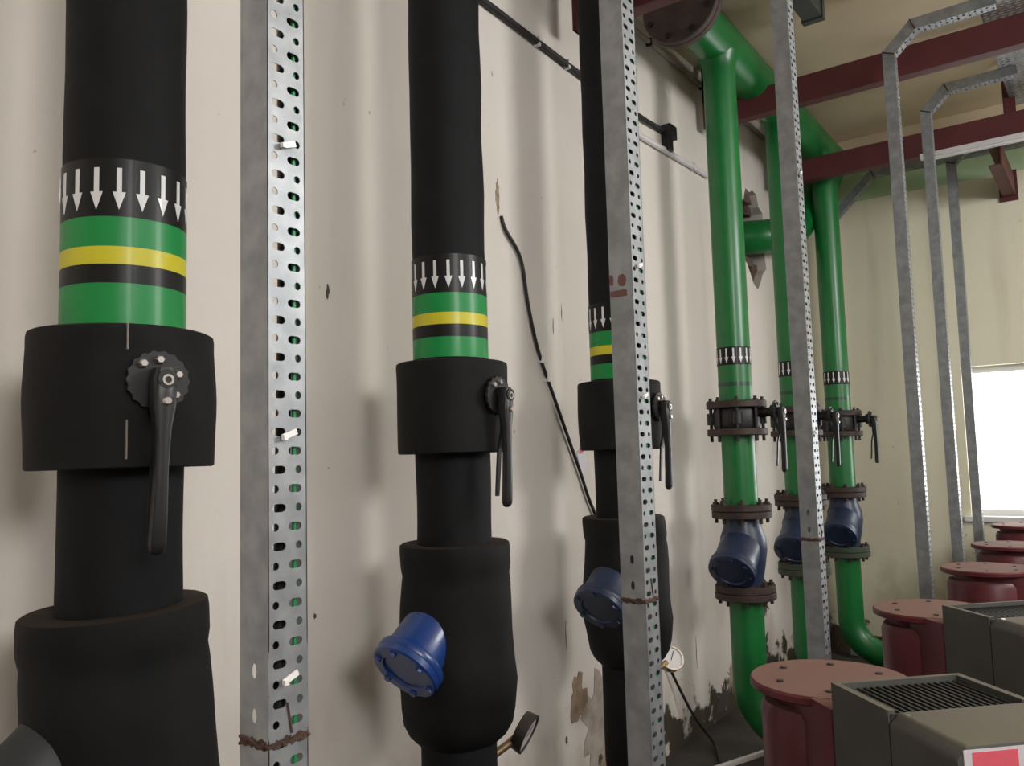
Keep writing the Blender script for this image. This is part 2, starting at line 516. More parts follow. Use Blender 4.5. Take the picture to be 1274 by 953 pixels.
# ------------------------------------------------------------------ risers
PX = -1.6
def arc_pts(c, e1, e2, rad, a0, a1, n):
    c, e1, e2 = map(Vector, (c, e1, e2))
    return [c+e1*(rad*math.cos(a0+(a1-a0)*i/n))+e2*(rad*math.sin(a0+(a1-a0)*i/n)) for i in range(n+1)]
def arrow_mesh(r, z0, z1, name):
    """flat printed arrow wrapped on the tape, pointing down"""
    h = z1-z0
    sw, hw, hh = 0.0042, 0.0105, h*0.42
    def P(s, z, rr): return (rr*math.cos(s/r), rr*math.sin(s/r), z)
    loop = [(-sw, z1), (-sw, z0+hh), (-hw, z0+hh), (0, z0), (hw, z0+hh), (sw, z0+hh), (sw, z1)]
    n = len(loop)
    m = MB()
    vs = [P(s, z, r+0.0010) for s, z in loop]+[P(s, z, r) for s, z in loop]
    fs = [(0, 1, 5, 6), (1, 2, 3), (1, 3, 5), (5, 3, 4)]+[(i, n+i, n+(i+1) % n, (i+1) % n) for i in range(n)]
    m.add(vs, fs)
    return m.build(name, 'tape_white', smooth=False, mesh_only=True)
def band(parent, name, mat, r, z0, z1):
    return MB().lathe([(z0, r-0.003), (z0, r), (z1, r), (z1, r-0.003)], 48, cap0=False, cap1=False).build(name, mat, parent)
def wobbler(seed, amp):
    rd = random.Random(seed)
    ks = [(rd.randint(1, 4), rd.uniform(0, 6.28), rd.uniform(6, 22), rd.uniform(0.3, 1)) for _ in range(4)]
    return lambda th, t: amp*sum(a*math.sin(k*th+p+f*t) for k, p, f, a in ks)/2
arrow_ins = arrow_mesh(0.1068, 1.985, 2.066, 'arrow')
arrow_grn = arrow_mesh(0.0858, 1.938, 2.014, 'arrow')
def elbow_tail(r, z_start, z_axis, x_end, z_top, seg=32):
    rad = z_start-z_axis
    pts = [Vector((0, 0, z_top)), Vector((0, 0, z_start+0.05))]
    pts += arc_pts((rad, 0, z_start), (-1, 0, 0), (0, 0, -1), rad, 0, PI/2, 12)
    pts += [Vector((x_end, 0, z_axis))]
    return MB().tube(pts, r, seg)

def bolt_mesh(name, r, length, mat):
    """hex bolt with nut, axis z, centred"""
    m = MB()
    h = length/2
    m.lathe([(-h, r*0.55), (h, r*0.55)], 8)
    m.lathe([(h-0.03, r), (h-0.014, r)], 6)
    m.lathe([(-h+0.028, r), (-h+0.046, r)], 6)
    return m.build(name, mat, mesh_only=True)

def lever_parts(t, x, zc, kind, length=0.312):
    """notch plate, stem and pistol-grip lever on the +X side of a butterfly valve"""
    plate = MB()
    # toothed quadrant plate, axis X
    loop = []
    n = 36
    for i in range(n):
        a = 2*PI*i/n
        rr = 0.052+(0.004 if i % 2 else 0)
        loop.append((x, rr*math.sin(a), zc+rr*math.cos(a)))
    plate.extrude_poly(loop, (0.008, 0, 0))
    pl = plate.build('notch_plate', 'black_iron', t)
    for dy, dz in ((-0.028, 0.030), (0.028, -0.026), (0.033, 0.012), (0.0, 0.038)):
        MB().lathe([(0, 0.0085), (0.007, 0.0085), (0.010, 0.006)], 6, (x+0.008, dy, zc+dz), (1, 0, 0)).build('bolt', 'bolt_steel' if kind == 'ins' else 'black_iron', pl)
    MB().lathe([(0, 0.017), (x-0.10+0.05, 0.017)], 16, (0.10, 0, zc), (1, 0, 0)).build('stem', 'black_iron', t)
    # lever: tapered bar bending slightly outward
    rs = []
    prof = [(0.022, 0.014, 0.018, 0.020), (0.0, 0.021, 0.018, 0.024), (-0.05, 0.020, 0.018, 0.024), (-0.09, 0.014, 0.013, 0.028), (-0.16, 0.0115, 0.012, 0.030),
            (-0.24, 0.0135, 0.012, 0.030), (-length+0.02, 0.0145, 0.012, 0.029), (-length+0.009, 0.0132, 0.011, 0.0285), (-length+0.003, 0.010, 0.008, 0.028), (-length, 0.005, 0.004, 0.028)]
    for dz, hy, hx, ox in prof:
        cx = x+0.012+ox-0.006
        y0 = -0.012*min(1, max(0, -dz/length))
        ring = []
        for j in range(12):
            a = 2*PI*j/12
            cs, sn = math.cos(a), math.sin(a)
            f = lambda q: math.copysign(abs(q)**0.55, q)
            ring.append(Vector((cx+hx*f(cs), y0+hy*f(sn), zc+dz)))
        rs.append(ring)
    lv = MB().rings(rs).build('lever', 'lever_black', t)
    xo = x+0.0475
    MB().lathe([(0, 0.010), (0.004, 0.010), (0.004, 0.006), (0.001, 0.006)], 16, (xo, 0.0, zc-0.002), (1, 0, 0)).build('pivot_bolt', 'bolt_steel', lv)
    MB().lathe([(0, 0.0085), (0.005, 0.006)], 12, (xo+0.002, -0.001, zc-0.04), (1, 0, 0)).build('rivet', 'bolt_steel', lv)
    # squeeze latch behind the lever
    rs = []
    for dz, hy, ox in ((-0.045, 0.009, 0.012), (-0.10, 0.008, 0.014), (-0.15, 0.007, 0.002), (-0.22, 0.007, -0.002), (-length+0.03, 0.006, -0.006)):
        y0 = -0.012*(-dz/length)
        cx = x+0.006+ox
        rs.append([Vector((cx+sx*0.0035, y0+sy*hy, zc+dz)) for sx, sy in ((-1, -1), (1, -1), (1, 1), (-1, 1))])
    MB().rings(rs).build('squeeze_latch', 'lever_black', t, smooth=False)

def gauge(t_label, base, ctr, nrm, chrome, rad=0.05):
    base, ctr, nrm = Vector(base), Vector(ctr), Vector(nrm).normalized()
    g = thing('pressure_gauge', base, t_label, 'gauge', 'pressure gauges on the insulated risers')
    c = ctr-base
    MB().tube([(0, 0, 0), c*0.5, c*0.78], 0.012, 10).build('stem', 'brass', g)
    MB().lathe([(0, 0.013), (0.03, 0.013)], 6, c*0.62, c).build('hex_fitting', 'brass', g)
    MB().lathe([(-0.02, rad*0.55), (-0.018, rad*0.94), (0.014, rad), (0.018, rad), (0.018, rad*0.88), (0.012, rad*0.88)], 32, c, nrm).build('case', 'gauge_chrome' if chrome else 'gauge_dark', g)
    MB().lathe([(0.011, rad*0.87), (0.0125, rad*0.87)], 32, c, nrm).build('dial', 'gauge_face', g)
    e = nrm.orthogonal().normalized()
    MB().obox(c+nrm*0.0135+e*0.012, e*0.02, nrm.cross(e)*0.0015, nrm*0.0008).build('needle', 'black_iron', g, smooth=False)
    return g

BON = Vector((0, -math.cos(R(38)), -math.sin(R(38))))     # bonnet axis: toward the camera end of the room and down
def bonnet(t, org, r_neck, r_fl, l_fl, mat, studs=6, name='bonnet'):
    m = MB()
    m.lathe([(0.0, r_neck), (l_fl*0.6, r_neck), (l_fl-0.03, r_neck*1.03), (l_fl-0.02, r_neck*1.08)], 36, org, BON)
    o = m.build(name, mat, t)
    c = Vector(org)+BON*l_fl
    MB().lathe([(-0.024, r_fl*0.97), (-0.02, r_fl), (-0.002, r_fl), (0.0, r_fl*0.985)], 36, c, BON).build('bonnet_flange', mat, o)
    MB().lathe([(0.0005, r_fl*0.99), (0.017, r_fl*0.985), (0.021, r_fl*0.94), (0.021, r_fl*0.66), (0.014, r_fl*0.62)], 36, c, BON).build('bonnet_cover', mat, o)
    e1 = BON.orthogonal().normalized()
    e2 = BON.cross(e1)
    for i in range(studs):
        a = 2*PI*(i+0.5)/studs
        p = c+BON*0.018+(e1*math.cos(a)+e2*math.sin(a))*r_fl*0.80
        MB().lathe([(0, 0.010), (0.011, 0.010)], 6, p, BON).build('stud', mat, o)
    return o

GI = 'insulated risers in a row along the left wall'
ins = ((0.880, 0.10, 'black insulated riser pipe nearest the camera, at the left edge, with large white arrows', 11),
       (1.886, 0.16, 'black insulated riser pipe second from the left, whole in view beside a pressure gauge', 22),
       (2.904, 0.20, 'black insulated riser pipe third from the left, half hidden behind a grey perforated tray', 33))
names_v = ('black jacketed butterfly valve whose lever faces the camera, on the leftmost riser',
           'black jacketed butterfly valve on the second insulated riser, lever hanging at its right edge',
           'black jacketed butterfly valve on the third insulated riser, partly behind a perforated tray')
names_c = ('black jacketed check valve at the bottom left corner, its bonnet dusty dark grey',
           'black jacketed check valve with a bright blue bonnet poking out, on the second riser',
           'black jacketed check valve behind a perforated tray, blue bonnet with its shade painted in showing left of it')
for i, (py, ph, lab, seed) in enumerate(ins):
    t = thing('insulated_riser', (PX, py, 0), lab, 'pipe', GI)
    k_ = (1.09, 1.05, 1.03)[i]
    t.scale = (k_, k_, 1)
    wob = wobbler(seed, 0.0016)
    zs = [1.775+k*(ZC-1.775)/24 for k in range(25)]
    MB().lathe([(z, 0.104) for z in zs], 48, wob=wob).build('insulated_pipe', 'rubber', t)
    tape = band(t, 'arrow_tape', 'tape_black', 0.1066, 1.972, 2.085)
    for k in range(18):
        put('arrow', arrow_ins, tape, rotz=ph+2*PI*k/18)
    for nm, mt, z0, z1 in (('green_band', 'tape_green', 1.915, 1.972), ('yellow_band', 'tape_yellow', 1.881, 1.915), ('black_band', 'tape_black', 1.845, 1.881), ('green_band', 'tape_green', 1.787 if i else 1.768, 1.845)):
        band(t, nm, mt, 0.1066, z0, z1)
    MB().lathe([(1.22+k*0.05, 0.104) for k in range(7)], 48, wob=wob).build('insulated_spool', 'rubber', t)
    elbow_tail(0.103, 0.36, 0.125, 0.62, 0.78).build('insulated_elbow', 'rubber', t)
    # butterfly valve in its jacket
    v = thing('butterfly_valve', (PX, py, 0), names_v[i], 'valve', 'jacketed butterfly valves')
    if i == 0:
        v.scale = (1.04, 1.04, 1)
        v.location.z = -0.016
        v.rotation_euler.z = R(-10)
    wj = wobbler(seed+1, 0.0035)
    if i == 0:
        w0 = wj
        wj = lambda th, z: w0(th, z)+0.007*math.exp(-((z-1.65)/0.08)**2)-0.010*math.exp(-((th-4.05)/0.10)**2)*max(0, min(1, (z-1.53)/0.15))
    prof = [(1.517, 0.098), (1.513, 0.158), (1.516, 0.1625)]+[(1.52+k*0.025, 0.163) for k in range(1, 10)]+[(1.765, 0.1635), (1.774, 0.162), (1.777, 0.157), (1.779, 0.098)]
    MB().lathe(prof, 56, wob=lambda th, z: wj(th, z)).build('insulation_jacket', 'rubber_dusty', v)
    m = MB()
    a = -0.30
    if i == 0:
        for z0, z1 in ((1.728, 1.776), (1.53, 1.60)):
            MB().obox((0.1635*math.cos(a)+0.003, 0.1635*math.sin(a), (z0+z1)/2), (0.003, 0, 0), (0, 0.0013, 0), (0, 0, (z1-z0)/2)).build('glue_seam', 'glue_line', v, smooth=False)
    lever_parts(v, 0.168, 1.672, 'ins')
    # check valve in its jacket
    c = thing('check_valve', (PX, py, 0), names_c[i], 'valve', 'jacketed check valves')
    if i == 0:
        c.scale = (1.05, 1.05, 1)
        c.location.z = -0.022
        c.rotation_euler = Matrix.Rotation(R(3), 3, Vector((0.88, -0.47, 0))).to_euler()
        c.location += Vector((-0.47, -0.88, 0))*(math.sin(R(3))*1.1*-1)
    wc = wobbler(seed+2, 0.004)
    prof = [(1.252, 0.098), (1.257, 0.150), (1.252, 0.158), (1.235, 0.160), (1.19, 0.160), (1.165, 0.156), (1.14, 0.159), (1.08, 0.163), (1.0, 0.166), (0.93, 0.168), (0.87, 0.171), (0.83, 0.165), (0.79, 0.160), (0.75, 0.152), (0.72, 0.135), (0.695, 0.108), (0.69, 0.09)]
    MB().lathe(prof[::-1], 56, wob=wc).build('insulation_jacket', 'rubber_dusty', c)
    bonnet(c, (0, 0, 1.105), 0.083, 0.100, 0.262, ('bonnet_dark', 'bonnet_blue', 'valve_blue')[i])  # third bonnet takes a darker blue, its shade put into the colour
gauge('small dusty pressure gauge on a brass stem at the foot of the second riser', (PX+0.02, 1.886+0.10, 0.615), (PX+0.06, 1.886+0.235, 0.665), (0.85, 0.25, -0.42), False, 0.062)
gauge('pressure gauge with a shining glass face low on the third riser', (PX+0.02, 2.904+0.10, 0.625), (PX+0.05, 2.904+0.25, 0.665), (0.55, -0.45, 0.5), True)

GG = 'green painted risers in a row along the left wall'
grn = ((4.13, 0.05, 'bright green riser pipe in full view between two perforated trays, nearest green one', 44, 1.0),
       (5.08, 0.12, 'green riser pipe almost hidden behind the perforated tray, middle of three green risers', 55, 1.0),
       (6.02, 0.16, 'green riser pipe farthest away, its foot bending toward the red pumps', 66, 1.0))
names_gv = ('black wafer butterfly valve between rusty flanges on the nearest green riser',
            'black wafer butterfly valve mostly behind the tray on the middle green riser',
            'black wafer butterfly valve on the farthest green riser, lever hanging over the far wall')
names_gc = ('dark blue check valve with oval bonnet on the nearest green riser',
            'dark blue check valve half hidden by the tray on the middle green riser',
            'faded blue check valve with green lower flange on the farthest green riser')
bolt_v = bolt_mesh('bolt', 0.016, 0.225, 'black_iron')
bolt_c = bolt_mesh('bolt', 0.017, 0.12, 'flange_rust')
HZ4, HZ6 = 3.655, 3.58
def hz(y): return HZ4+(HZ6-HZ4)*(y-4.13)/(6.02-4.13)
def disc(m, z0, z1, r, rh=0.06):
    return m.lathe([(z0, rh), (z0, r-0.003), (z0+0.003, r), (z1-0.003, r), (z1, r-0.003), (z1, rh)], 40)
for i, (py, ph, lab, seed, _) in enumerate(grn):
    t = thing('green_riser', (PX, py, 0), lab, 'pipe', GG)
    h_ = hz(py)
    MB().lathe([(1.70, 0.084), (h_-0.17, 0.084), (h_-0.135, 0.0865), (h_-0.105, 0.094), (h_-0.085, 0.104), (h_-0.07, 0.108), (h_-0.05, 0.09)], 40).build('upper_pipe', 'green_paint', t)
    MB().lathe([(1.19, 0.084), (1.61, 0.084)], 40).build('spool', 'green_paint', t)
    elbow_tail(0.084, 0.345, 0.115, 0.62, 0.79, 40).build('foot_elbow', 'green_paint', t)
    tape = band(t, 'arrow_tape', 'tape_black', 0.0857, 1.930, 2.022)
    for k in range(15):
        put('arrow', arrow_grn, tape, rotz=ph+2*PI*k/15)
    band(t, 'dark_stripe', 'tape_dark_green', 0.0852, 1.822, 1.842)
    for z0, z1, mt in ((1.712, 1.747, 'flange_rust'), (1.572, 1.607, 'flange_rust'), (1.194, 1.226, 'flange_rust'), (0.757, 0.790, 'flange_rust' if i == 0 else 'flange_green')):
        disc(MB(), z0, z1, 0.15).build('flange', mt, t)
    v = thing('butterfly_valve', (PX, py, 0), names_gv[i], 'valve', 'wafer butterfly valves on the green risers')
    m = MB()
    m.lathe([(1.608, 0.06), (1.608, 0.112), (1.625, 0.118), (1.69, 0.118), (1.711, 0.112), (1.711, 0.06)], 40)
    m.build('valve_body', 'black_iron', v)
    m = MB()
    for k in range(4):
        a = PI/8+k*PI/2
        MB().lathe([(1.63, 0.026), (1.688, 0.026)], 12, (0.122*math.cos(a), 0.122*math.sin(a), 0)).build('bolt_lug', 'black_iron', v)
    MB().obox((0.025, -0.1195, 1.66), (0.014, 0.003, 0), (0, 0.0012, 0), (0, 0, 0.016)).build('rating_plate', 'gauge_dark', v, smooth=False)
    for k in range(8):
        a = PI/8+k*PI/4
        put('bolt', bolt_v, v, (0.128*math.cos(a), 0.128*math.sin(a), 1.655))
    MB().lathe([(0.11, 0.024), (0.175, 0.022), (0.18, 0.034), (0.198, 0.034)], 20, (0, 0, 1.685), (1, 0, 0)).build('neck', 'black_iron', v)
    lever_parts(v, 0.2, 1.685, 'grn', 0.30)
    c = thing('check_valve', (PX, py, 0), names_gc[i], 'valve', 'blue check valves on the green risers')
    MB().lathe([(0.824, 0.06), (0.824, 0.09), (0.86, 0.092), (0.92, 0.104), (1.0, 0.116), (1.06, 0.112), (1.11, 0.094), (1.158, 0.089), (1.16, 0.06)], 40).build('valve_body', 'valve_blue', c)
    bonnet(c, (0, 0, 1.04), 0.104, 0.116, 0.205, 'valve_blue', 8)
    for z0, z1, mt in ((1.158, 1.192, 'flange_rust'), (0.792, 0.826, 'flange_rust' if i == 0 else 'flange_green')):
        disc(MB(), z0, z1, 0.148).build('flange', mt, c)
    for zc in (1.192, 0.791):
        for k in range(8):
            a = PI/8+k*PI/4
            put('bolt', bolt_c, c, (0.125*math.cos(a), 0.125*math.sin(a), zc))

# ------------------------------------------------------------------ green header, blind flange and branch through the wall
H0, H1 = 3.72, 6.30
ax = Vector((0, H1-H0, hz(H1)-hz(H0))).normalized()
t = thing('header_pipe', (PX, 4.13, 0), 'large green header pipe under the ceiling resting on dark red beams', 'pipe')
def hp(y): return Vector((0, y-4.13, hz(y)))
Lh = (hp(H1)-hp(H0)).length
MB().lathe([(0, 0.118), (Lh-0.03, 0.118), (Lh, 0.09), (Lh+0.012, 0.04)], 48, hp(H0), ax).build('main_pipe', 'green_paint', t)
MB().lathe([(0, 0.119), (0.012, 0.1225), (0.024, 0.119)], 48, hp(6.16), ax, cap0=False, cap1=False).build('weld_seam', 'green_paint', t)
fl = MB().lathe([(-0.034, 0.06), (-0.034, 0.196), (-0.030, 0.2), (-0.004, 0.2), (0.0, 0.196), (0.0, 0.06)], 48, hp(H0), ax).build('slip_flange', 'blind_rust', t)
bf = MB().lathe([(-0.066, 0.02), (-0.066, 0.192), (-0.062, 0.196), (-0.037, 0.196), (-0.035, 0.192)], 48, hp(H0), ax).build('blind_flange', 'blind_rust', t)
for k in range(8):
    a = PI/8+k*PI/4
    p = hp(H0)+Vector((0.163*math.cos(a), 0, 0.163*math.sin(a)))
    MB().lathe([(-0.082, 0.015), (-0.066, 0.015)], 6, p, ax).build('bolt', 'black_iron', bf)
# branch: drops from the header and turns into the wall
bp = [(-2.12, 5.44, 2.93), (-1.97, 5.48, 2.935), (-1.85, 5.57, 2.945), (-1.80, 5.78, 2.99), (-1.79, 6.0, 3.10), (-1.745, 6.18, 3.30), (-1.66, 6.26, 3.46), (-1.605, 6.24, 3.58)]
BP = [Vector(bp[0])]+[Vector(p) for p in bp]+[Vector(bp[-1])]
pts = []
for i in range(1, len(BP)-2):
    for k in range(6):
        q = k/6
        a, b, c, d = BP[i-1:i+3]
        pts.append(0.5*((2*b)+(c-a)*q+(2*a-5*b+4*c-d)*q*q+(3*b-a-3*c+d)*q**3)-Vector((PX, 4.13, 0)))
MB().tube(pts, 0.113, 40).build('branch_pipe', 'green_paint', t)

# ------------------------------------------------------------------ red steel beams with hangers
def c_beam(m, p0, p1, h, wdt, tf=0.008):
    """channel section along p0->p1 (horizontal), top at z of p0; open side toward +Y or +X side"""
    p0, p1 = Vector(p0), Vector(p1)
    d = (p1-p0).normalized()
    s = Vector((-d.y, d.x, 0))
    up = Vector((0, 0, 1))
    L = (p1-p0).length
    mid = (p0+p1)/2
    m.obox(mid-up*(h/2), d*(L/2), s*(tf/2), up*(h/2))
    m.obox(mid-up*(tf/2)+s*(wdt/2), d*(L/2), s*(wdt/2), up*(tf/2))
    m.obox(mid-up*(h-tf/2)+s*(wdt/2), d*(L/2), s*(wdt/2), up*(tf/2))
for y, zt, xh, lab in ((3.06, 3.52, -1.845, 'dark red steel beam crossing in front of the blind flange at the top edge'),
                       (4.62, 3.568, -1.90, 'dark red steel beam crossing above the middle perforated trays, nearest full beam'),
                       (5.74, 3.478, -1.86, 'dark red steel beam farther back, with a white light strip beneath it')):
    t = thing('steel_beam', (0, y, zt), lab, 'beam', 'dark red overhead beams')
    m = MB()
    c_beam(m, (xh, 0, 0), (XR, 0, 0), 0.15, 0.07)
    m.build('channel', 'red_oxide', t, smooth=False)
    m = MB()
    m.obox((xh+0.006, 0.03, (ZC-zt-0.15)/2), (0.006, 0, 0), (0, 0.035, 0), (0, 0, (ZC-zt+0.15)/2))
    m.obox((xh+0.03, 0.0, (ZC-zt)/2), (0.03, 0, 0), (0, 0.005, 0), (0, 0, (ZC-zt)/2))
    m.build('hanger', 'red_oxide', t, smooth=False)
    m = MB()
    xr = -0.45 if y > 5 else 1.2
    m.obox((xr+0.03, 0.0, (ZC-zt)/2), (0.03, 0, 0), (0, 0.005, 0), (0, 0, (ZC-zt)/2))
    m.obox((xr, 0.03, (ZC-zt)/2), (0.005, 0, 0), (0, 0.03, 0), (0, 0, (ZC-zt)/2))
    m.build('hanger', 'red_oxide', t, smooth=False)
t = thing('steel_stub_beam', (-0.53, 5.78, 3.325), 'short dark red stub beam running from the back beam to the far wall', 'beam')
m = MB()
c_beam(m, (0.04, 0, 0), (0.04, YF-5.78, -0.02), 0.14, 0.07)
m.build('channel', 'red_oxide', t, smooth=False)
MB().box(-0.05, 0.06, YF-5.78-0.012, YF-5.78, -0.19, 0.02).build('end_plate', 'red_oxide', t, smooth=False)
t = thing('light_strip', (-0.92, 5.70, 3.29), 'slim white light strip fixed under the farther dark red beam', 'light fitting')
MB().box(0, 1.5, -0.025, 0.025, 0.0, 0.033).build('housing', 'white_plastic', t, bevel=0.004)
MB().box(0.03, 1.47, -0.018, 0.018, -0.012, 0.0).build('diffuser', 'frame_white', t, bevel=0.004)
t = thing('ceiling_duct', (-1.12, 3.4, 3.64), 'dark grey boxed duct end hanging from the ceiling at the top edge', 'duct')
MB().box(-0.04, 0.05, -1.0, 0.80, 0, ZC-3.64).build('casing', 'duct_dark', t, smooth=False)
MB().box(-0.048, 0.058, 0.76, 0.80, -0.008, ZC-3.64).build('end_collar', 'duct_dark', t, smooth=False)

# ------------------------------------------------------------------ perforated cable trays
TW, TD, PIT = 0.060, 0.055, 0.0235
def perforated(mb, p0, along, across, normal, length, seg, phase=0, thick=0.0014):
    """web strip: staggered slots and round holes in two columns"""
    along, across, normal = map(Vector, (along, across, normal))
    rows = max(1, int(length/PIT))
    rh = length/rows
    for k in range(rows):
        c = Vector(p0)+along*(rh*(k+0.5))
        even = (k+phase) % 2 == 0
        ring_cell(mb, c-across*(TW/4), across, along, TW/2, rh, slot(0.0205, 0.0102, seg, ca=0.002) if even else slot(0.0102, 0.0102, seg, ca=-0.0035), normal*-thick)
        ring_cell(mb, c+across*(TW/4), across, along, TW/2, rh, slot(0.0102, 0.0102, seg, ca=0.002) if even else slot(0.0205, 0.0102, seg, ca=-0.0035), normal*-thick)
def tray(loc, zb, x_end, lab, seg=8, seam=None, ties=(), marks=None, z_bot=0.02, run=0.10):
    t = thing('cable_tray_riser', loc, lab, 'cable tray', 'perforated cable tray risers')
    A = Vector((0, 0, z_bot))
    B = Vector((0, 0, zb))
    Cc = Vector((run, 0, zb+run*0.95))
    D = Vector((x_end, 0, zb+run*0.95+0.005))
    yv = Vector((0, 1, 0))
    parts = []
    for nm, p, q in (('vertical_web', A, B), ('bend_web', B, Cc), ('arm_web', Cc, D)):
        d = (q-p).normalized()
        nrm = Vector((d.z, 0, -d.x))
        m = MB()
        perforated(m, p, d, yv, nrm, (q-p).length, seg)
        parts.append(m.build(nm, 'galvanised', t, smooth=False))
    # side flanges follow the bends, offset to the open side
    def off(p, d0, d1):
        n0 = Vector((-d0.z, 0, d0.x))
        n1 = Vector((-d1.z, 0, d1.x))
        b = (n0+n1).normalized()
        return p+b*(TD/max(0.3, b.dot(n0)))
    d1, d2, d3 = (B-A).normalized(), (Cc-B).normalized(), (D-Cc).normalized()
    inner = [A, B, Cc, D]
    outer = [off(A, d1, d1), off(B, d1, d2), off(Cc, d2, d3), off(D, d3, d3)]
    for sy, s in ((-TW/2, 1), (TW/2, -1)):
        m = MB()
        th = Vector((0, 0.0014*s, 0))
        sh = Vector((0, sy, 0))
        zcur = A.z
        if seam:
            for zh in (seam+0.037, seam+0.090):
                m.extrude_poly([Vector((0, sy, zcur)), Vector((-TD, sy, zcur)), Vector((-TD, sy, zh-0.03)), Vector((0, sy, zh-0.03))], th)
                ring_cell(m, (-TD/2, sy, zh-0.005), (1, 0, 0), (0, 0, 1), TD, 0.05, [(0.0048*math.cos(2*PI*k/12), 0.0095*math.sin(2*PI*k/12)) for k in range(12)], th)
                zcur = zh+0.02
        st_ = [Vector((0, 0, zcur)), B, Cc, D]
        so_ = [Vector((-TD, 0, zcur))]+outer[1:]
        for k in range(3):
            m.extrude_poly([st_[k]+sh, so_[k]+sh, so_[k+1]+sh, st_[k+1]+sh], th)
        m.build('side_flange', 'galvanised', t, smooth=False)
    # rolled lips on the open edge
    # weld scars where the tray was cut and bent
    rd = random.Random(int(loc[1]*100))
    def scar(p, d, ln, nrm, mat='rust'):
        mm = MB()
        k = 16
        for j in range(k):
            q = Vector(p)+Vector(d)*(ln*j/(k-1))+Vector((rd.uniform(-0.0008, 0.0008), 0, rd.uniform(-0.004, 0.004)))
            rr = rd.uniform(0.0012, 0.0026)
            mm.lathe([(-rr, rr*0.3), (-rr*0.5, rr*0.85), (rr*0.5, rr), (rr, rr*0.3)], 7, q, (rd.uniform(-1, 1), rd.uniform(-1, 1), 0.4))
        return mm
    for P_, d_ in ((B, d1), (Cc, d2)):
        mm = scar(P_+Vector((0, -TW/2, 0)), (0, 1, 0), TW, None)
        o_ = outer[1] if P_ is B else outer[2]
        mm.tube([P_+Vector((0, -TW/2-0.001, 0)), o_+Vector((0, -TW/2-0.001, 0))], 0.0035, 6)
        mm.build('weld_scar', 'rust', t)
    if seam:
        mm = scar((0, -TW/2, seam), (0, 1, 0), TW, None)
        mm.tube([Vector((0, -TW/2, seam)), Vector((-TD*0.3, -TW/2-0.001, seam-0.003)), Vector((-TD*0.6, -TW/2-0.001, seam+0.003)), Vector((-TD, -TW/2, seam+0.004))], 0.0026, 6)
        for j in range(12):
            rr = rd.uniform(0.0012, 0.0025)
            mm.lathe([(-rr, rr*0.3), (-rr*0.5, rr*0.9), (rr*0.5, rr), (rr, rr*0.3)], 7, (-TD*j/11, -TW/2, seam+rd.uniform(-0.005, 0.005)), (rd.uniform(-1, 1), 1, rd.uniform(-1, 1)))
        mm.tube([Vector((0.001, 0.004, seam+0.008)), Vector((0.001, 0.0, seam+0.03)), Vector((0.001, -0.003, seam+0.045))], 0.0016, 5)
        mm.build('weld_scar', 'rust', t)
        k = 15
        up_ = [(j/(k-1), seam+rd.uniform(0.002, 0.008)) for j in range(k)]
        dn_ = [(j/(k-1), seam-rd.uniform(0.002, 0.007)) for j in range(k)]
        mm = MB()
        for j in range(k-1):
            a4 = [dn_[j], dn_[j+1], up_[j+1], up_[j]]
            mm.add([(0.0006, -TW/2+q[0]*TW, q[1]) for q in a4], [(0, 1, 2, 3)])
            mm.add([(-TD*(1-q[0]), -TW/2-0.0006, q[1]) for q in a4], [(0, 1, 2, 3)])
        mm.build('rust_stain', 'rust', t, smooth=False)
    for z in ties:
        m = MB()
        m.obox((0.004, 0.0, z), (0.0015, 0, 0), (0, 0.011, 0.004), (0, -0.0012, 0.0035))
        m.obox((0.006, -0.009, z-0.004), (0.003, 0, 0), (0, 0.003, 0), (0, 0, 0.003))
        m.build('cable_tie', 'tie_white', t, smooth=False)
    if marks:
        m = MB()
        for dx, dz, a, b, e in ((-0.0500, 0.014, 0.0048, 0.0120, 1.0), (-0.0245, 0.011, 0.0098, 0.0130, 0.9), (-0.0335, -0.0165, 0.0205, 0.0070, 0.3)):
            pts = []
            for k in range(22):
                th = 2*PI*k/22
                kk = 1+rd.uniform(-0.07, 0.07)
                cs, sn = math.cos(th), math.sin(th)
                pts.append((dx+a*kk*math.copysign(abs(cs)**e, cs), -TW/2-0.0002, marks+dz+b*kk*math.copysign(abs(sn)**e, sn)))
            m.extrude_poly(pts, (0, -0.0006, 0))
        m.build('red_marking', 'red_marker', t, smooth=False)
    return t
Y1, Y2, Y3 = 0.682, 1.595, 2.728
tray((-0.85, Y1, 0), 3.48, 0.42, 'grey perforated cable tray upright nearest the camera, left of centre', 10, 1.163, (1.909, 1.535, 1.238))
tray((-0.82, Y2, 0), 3.48, 0.39, 'grey perforated cable tray upright with red paint marks, in front of the third riser', 10, 1.194, (1.901, 1.62), 1.857)
tray((-0.80, Y3, 0), 3.48, 0.37, 'grey perforated cable tray upright standing between the green risers', 8, 1.212, (2.4, 1.55))
SC = 1.083
tray((-0.78, 4.02*SC, 0), 3.415, 0.44, 'grey cable tray upright bending to an arm above the nearer red beam, tallest at right', 8, None, (3.2,))
tray((-0.78, 4.89*SC, 0), 3.425, 0.44, 'grey cable tray upright second from the right, bending over the farther red beam', 8, None, ())
tray((-0.78, 5.66*SC, 0), 3.345, 0.44, 'grey cable tray upright farthest right, crossing the bright window', 8, None, ())
tray((-1.645, 6.36, 0), 3.15, 1.25, 'grey cable tray mostly behind the farthest green riser, bending right under the beam', 8, None, (), run=0.31)
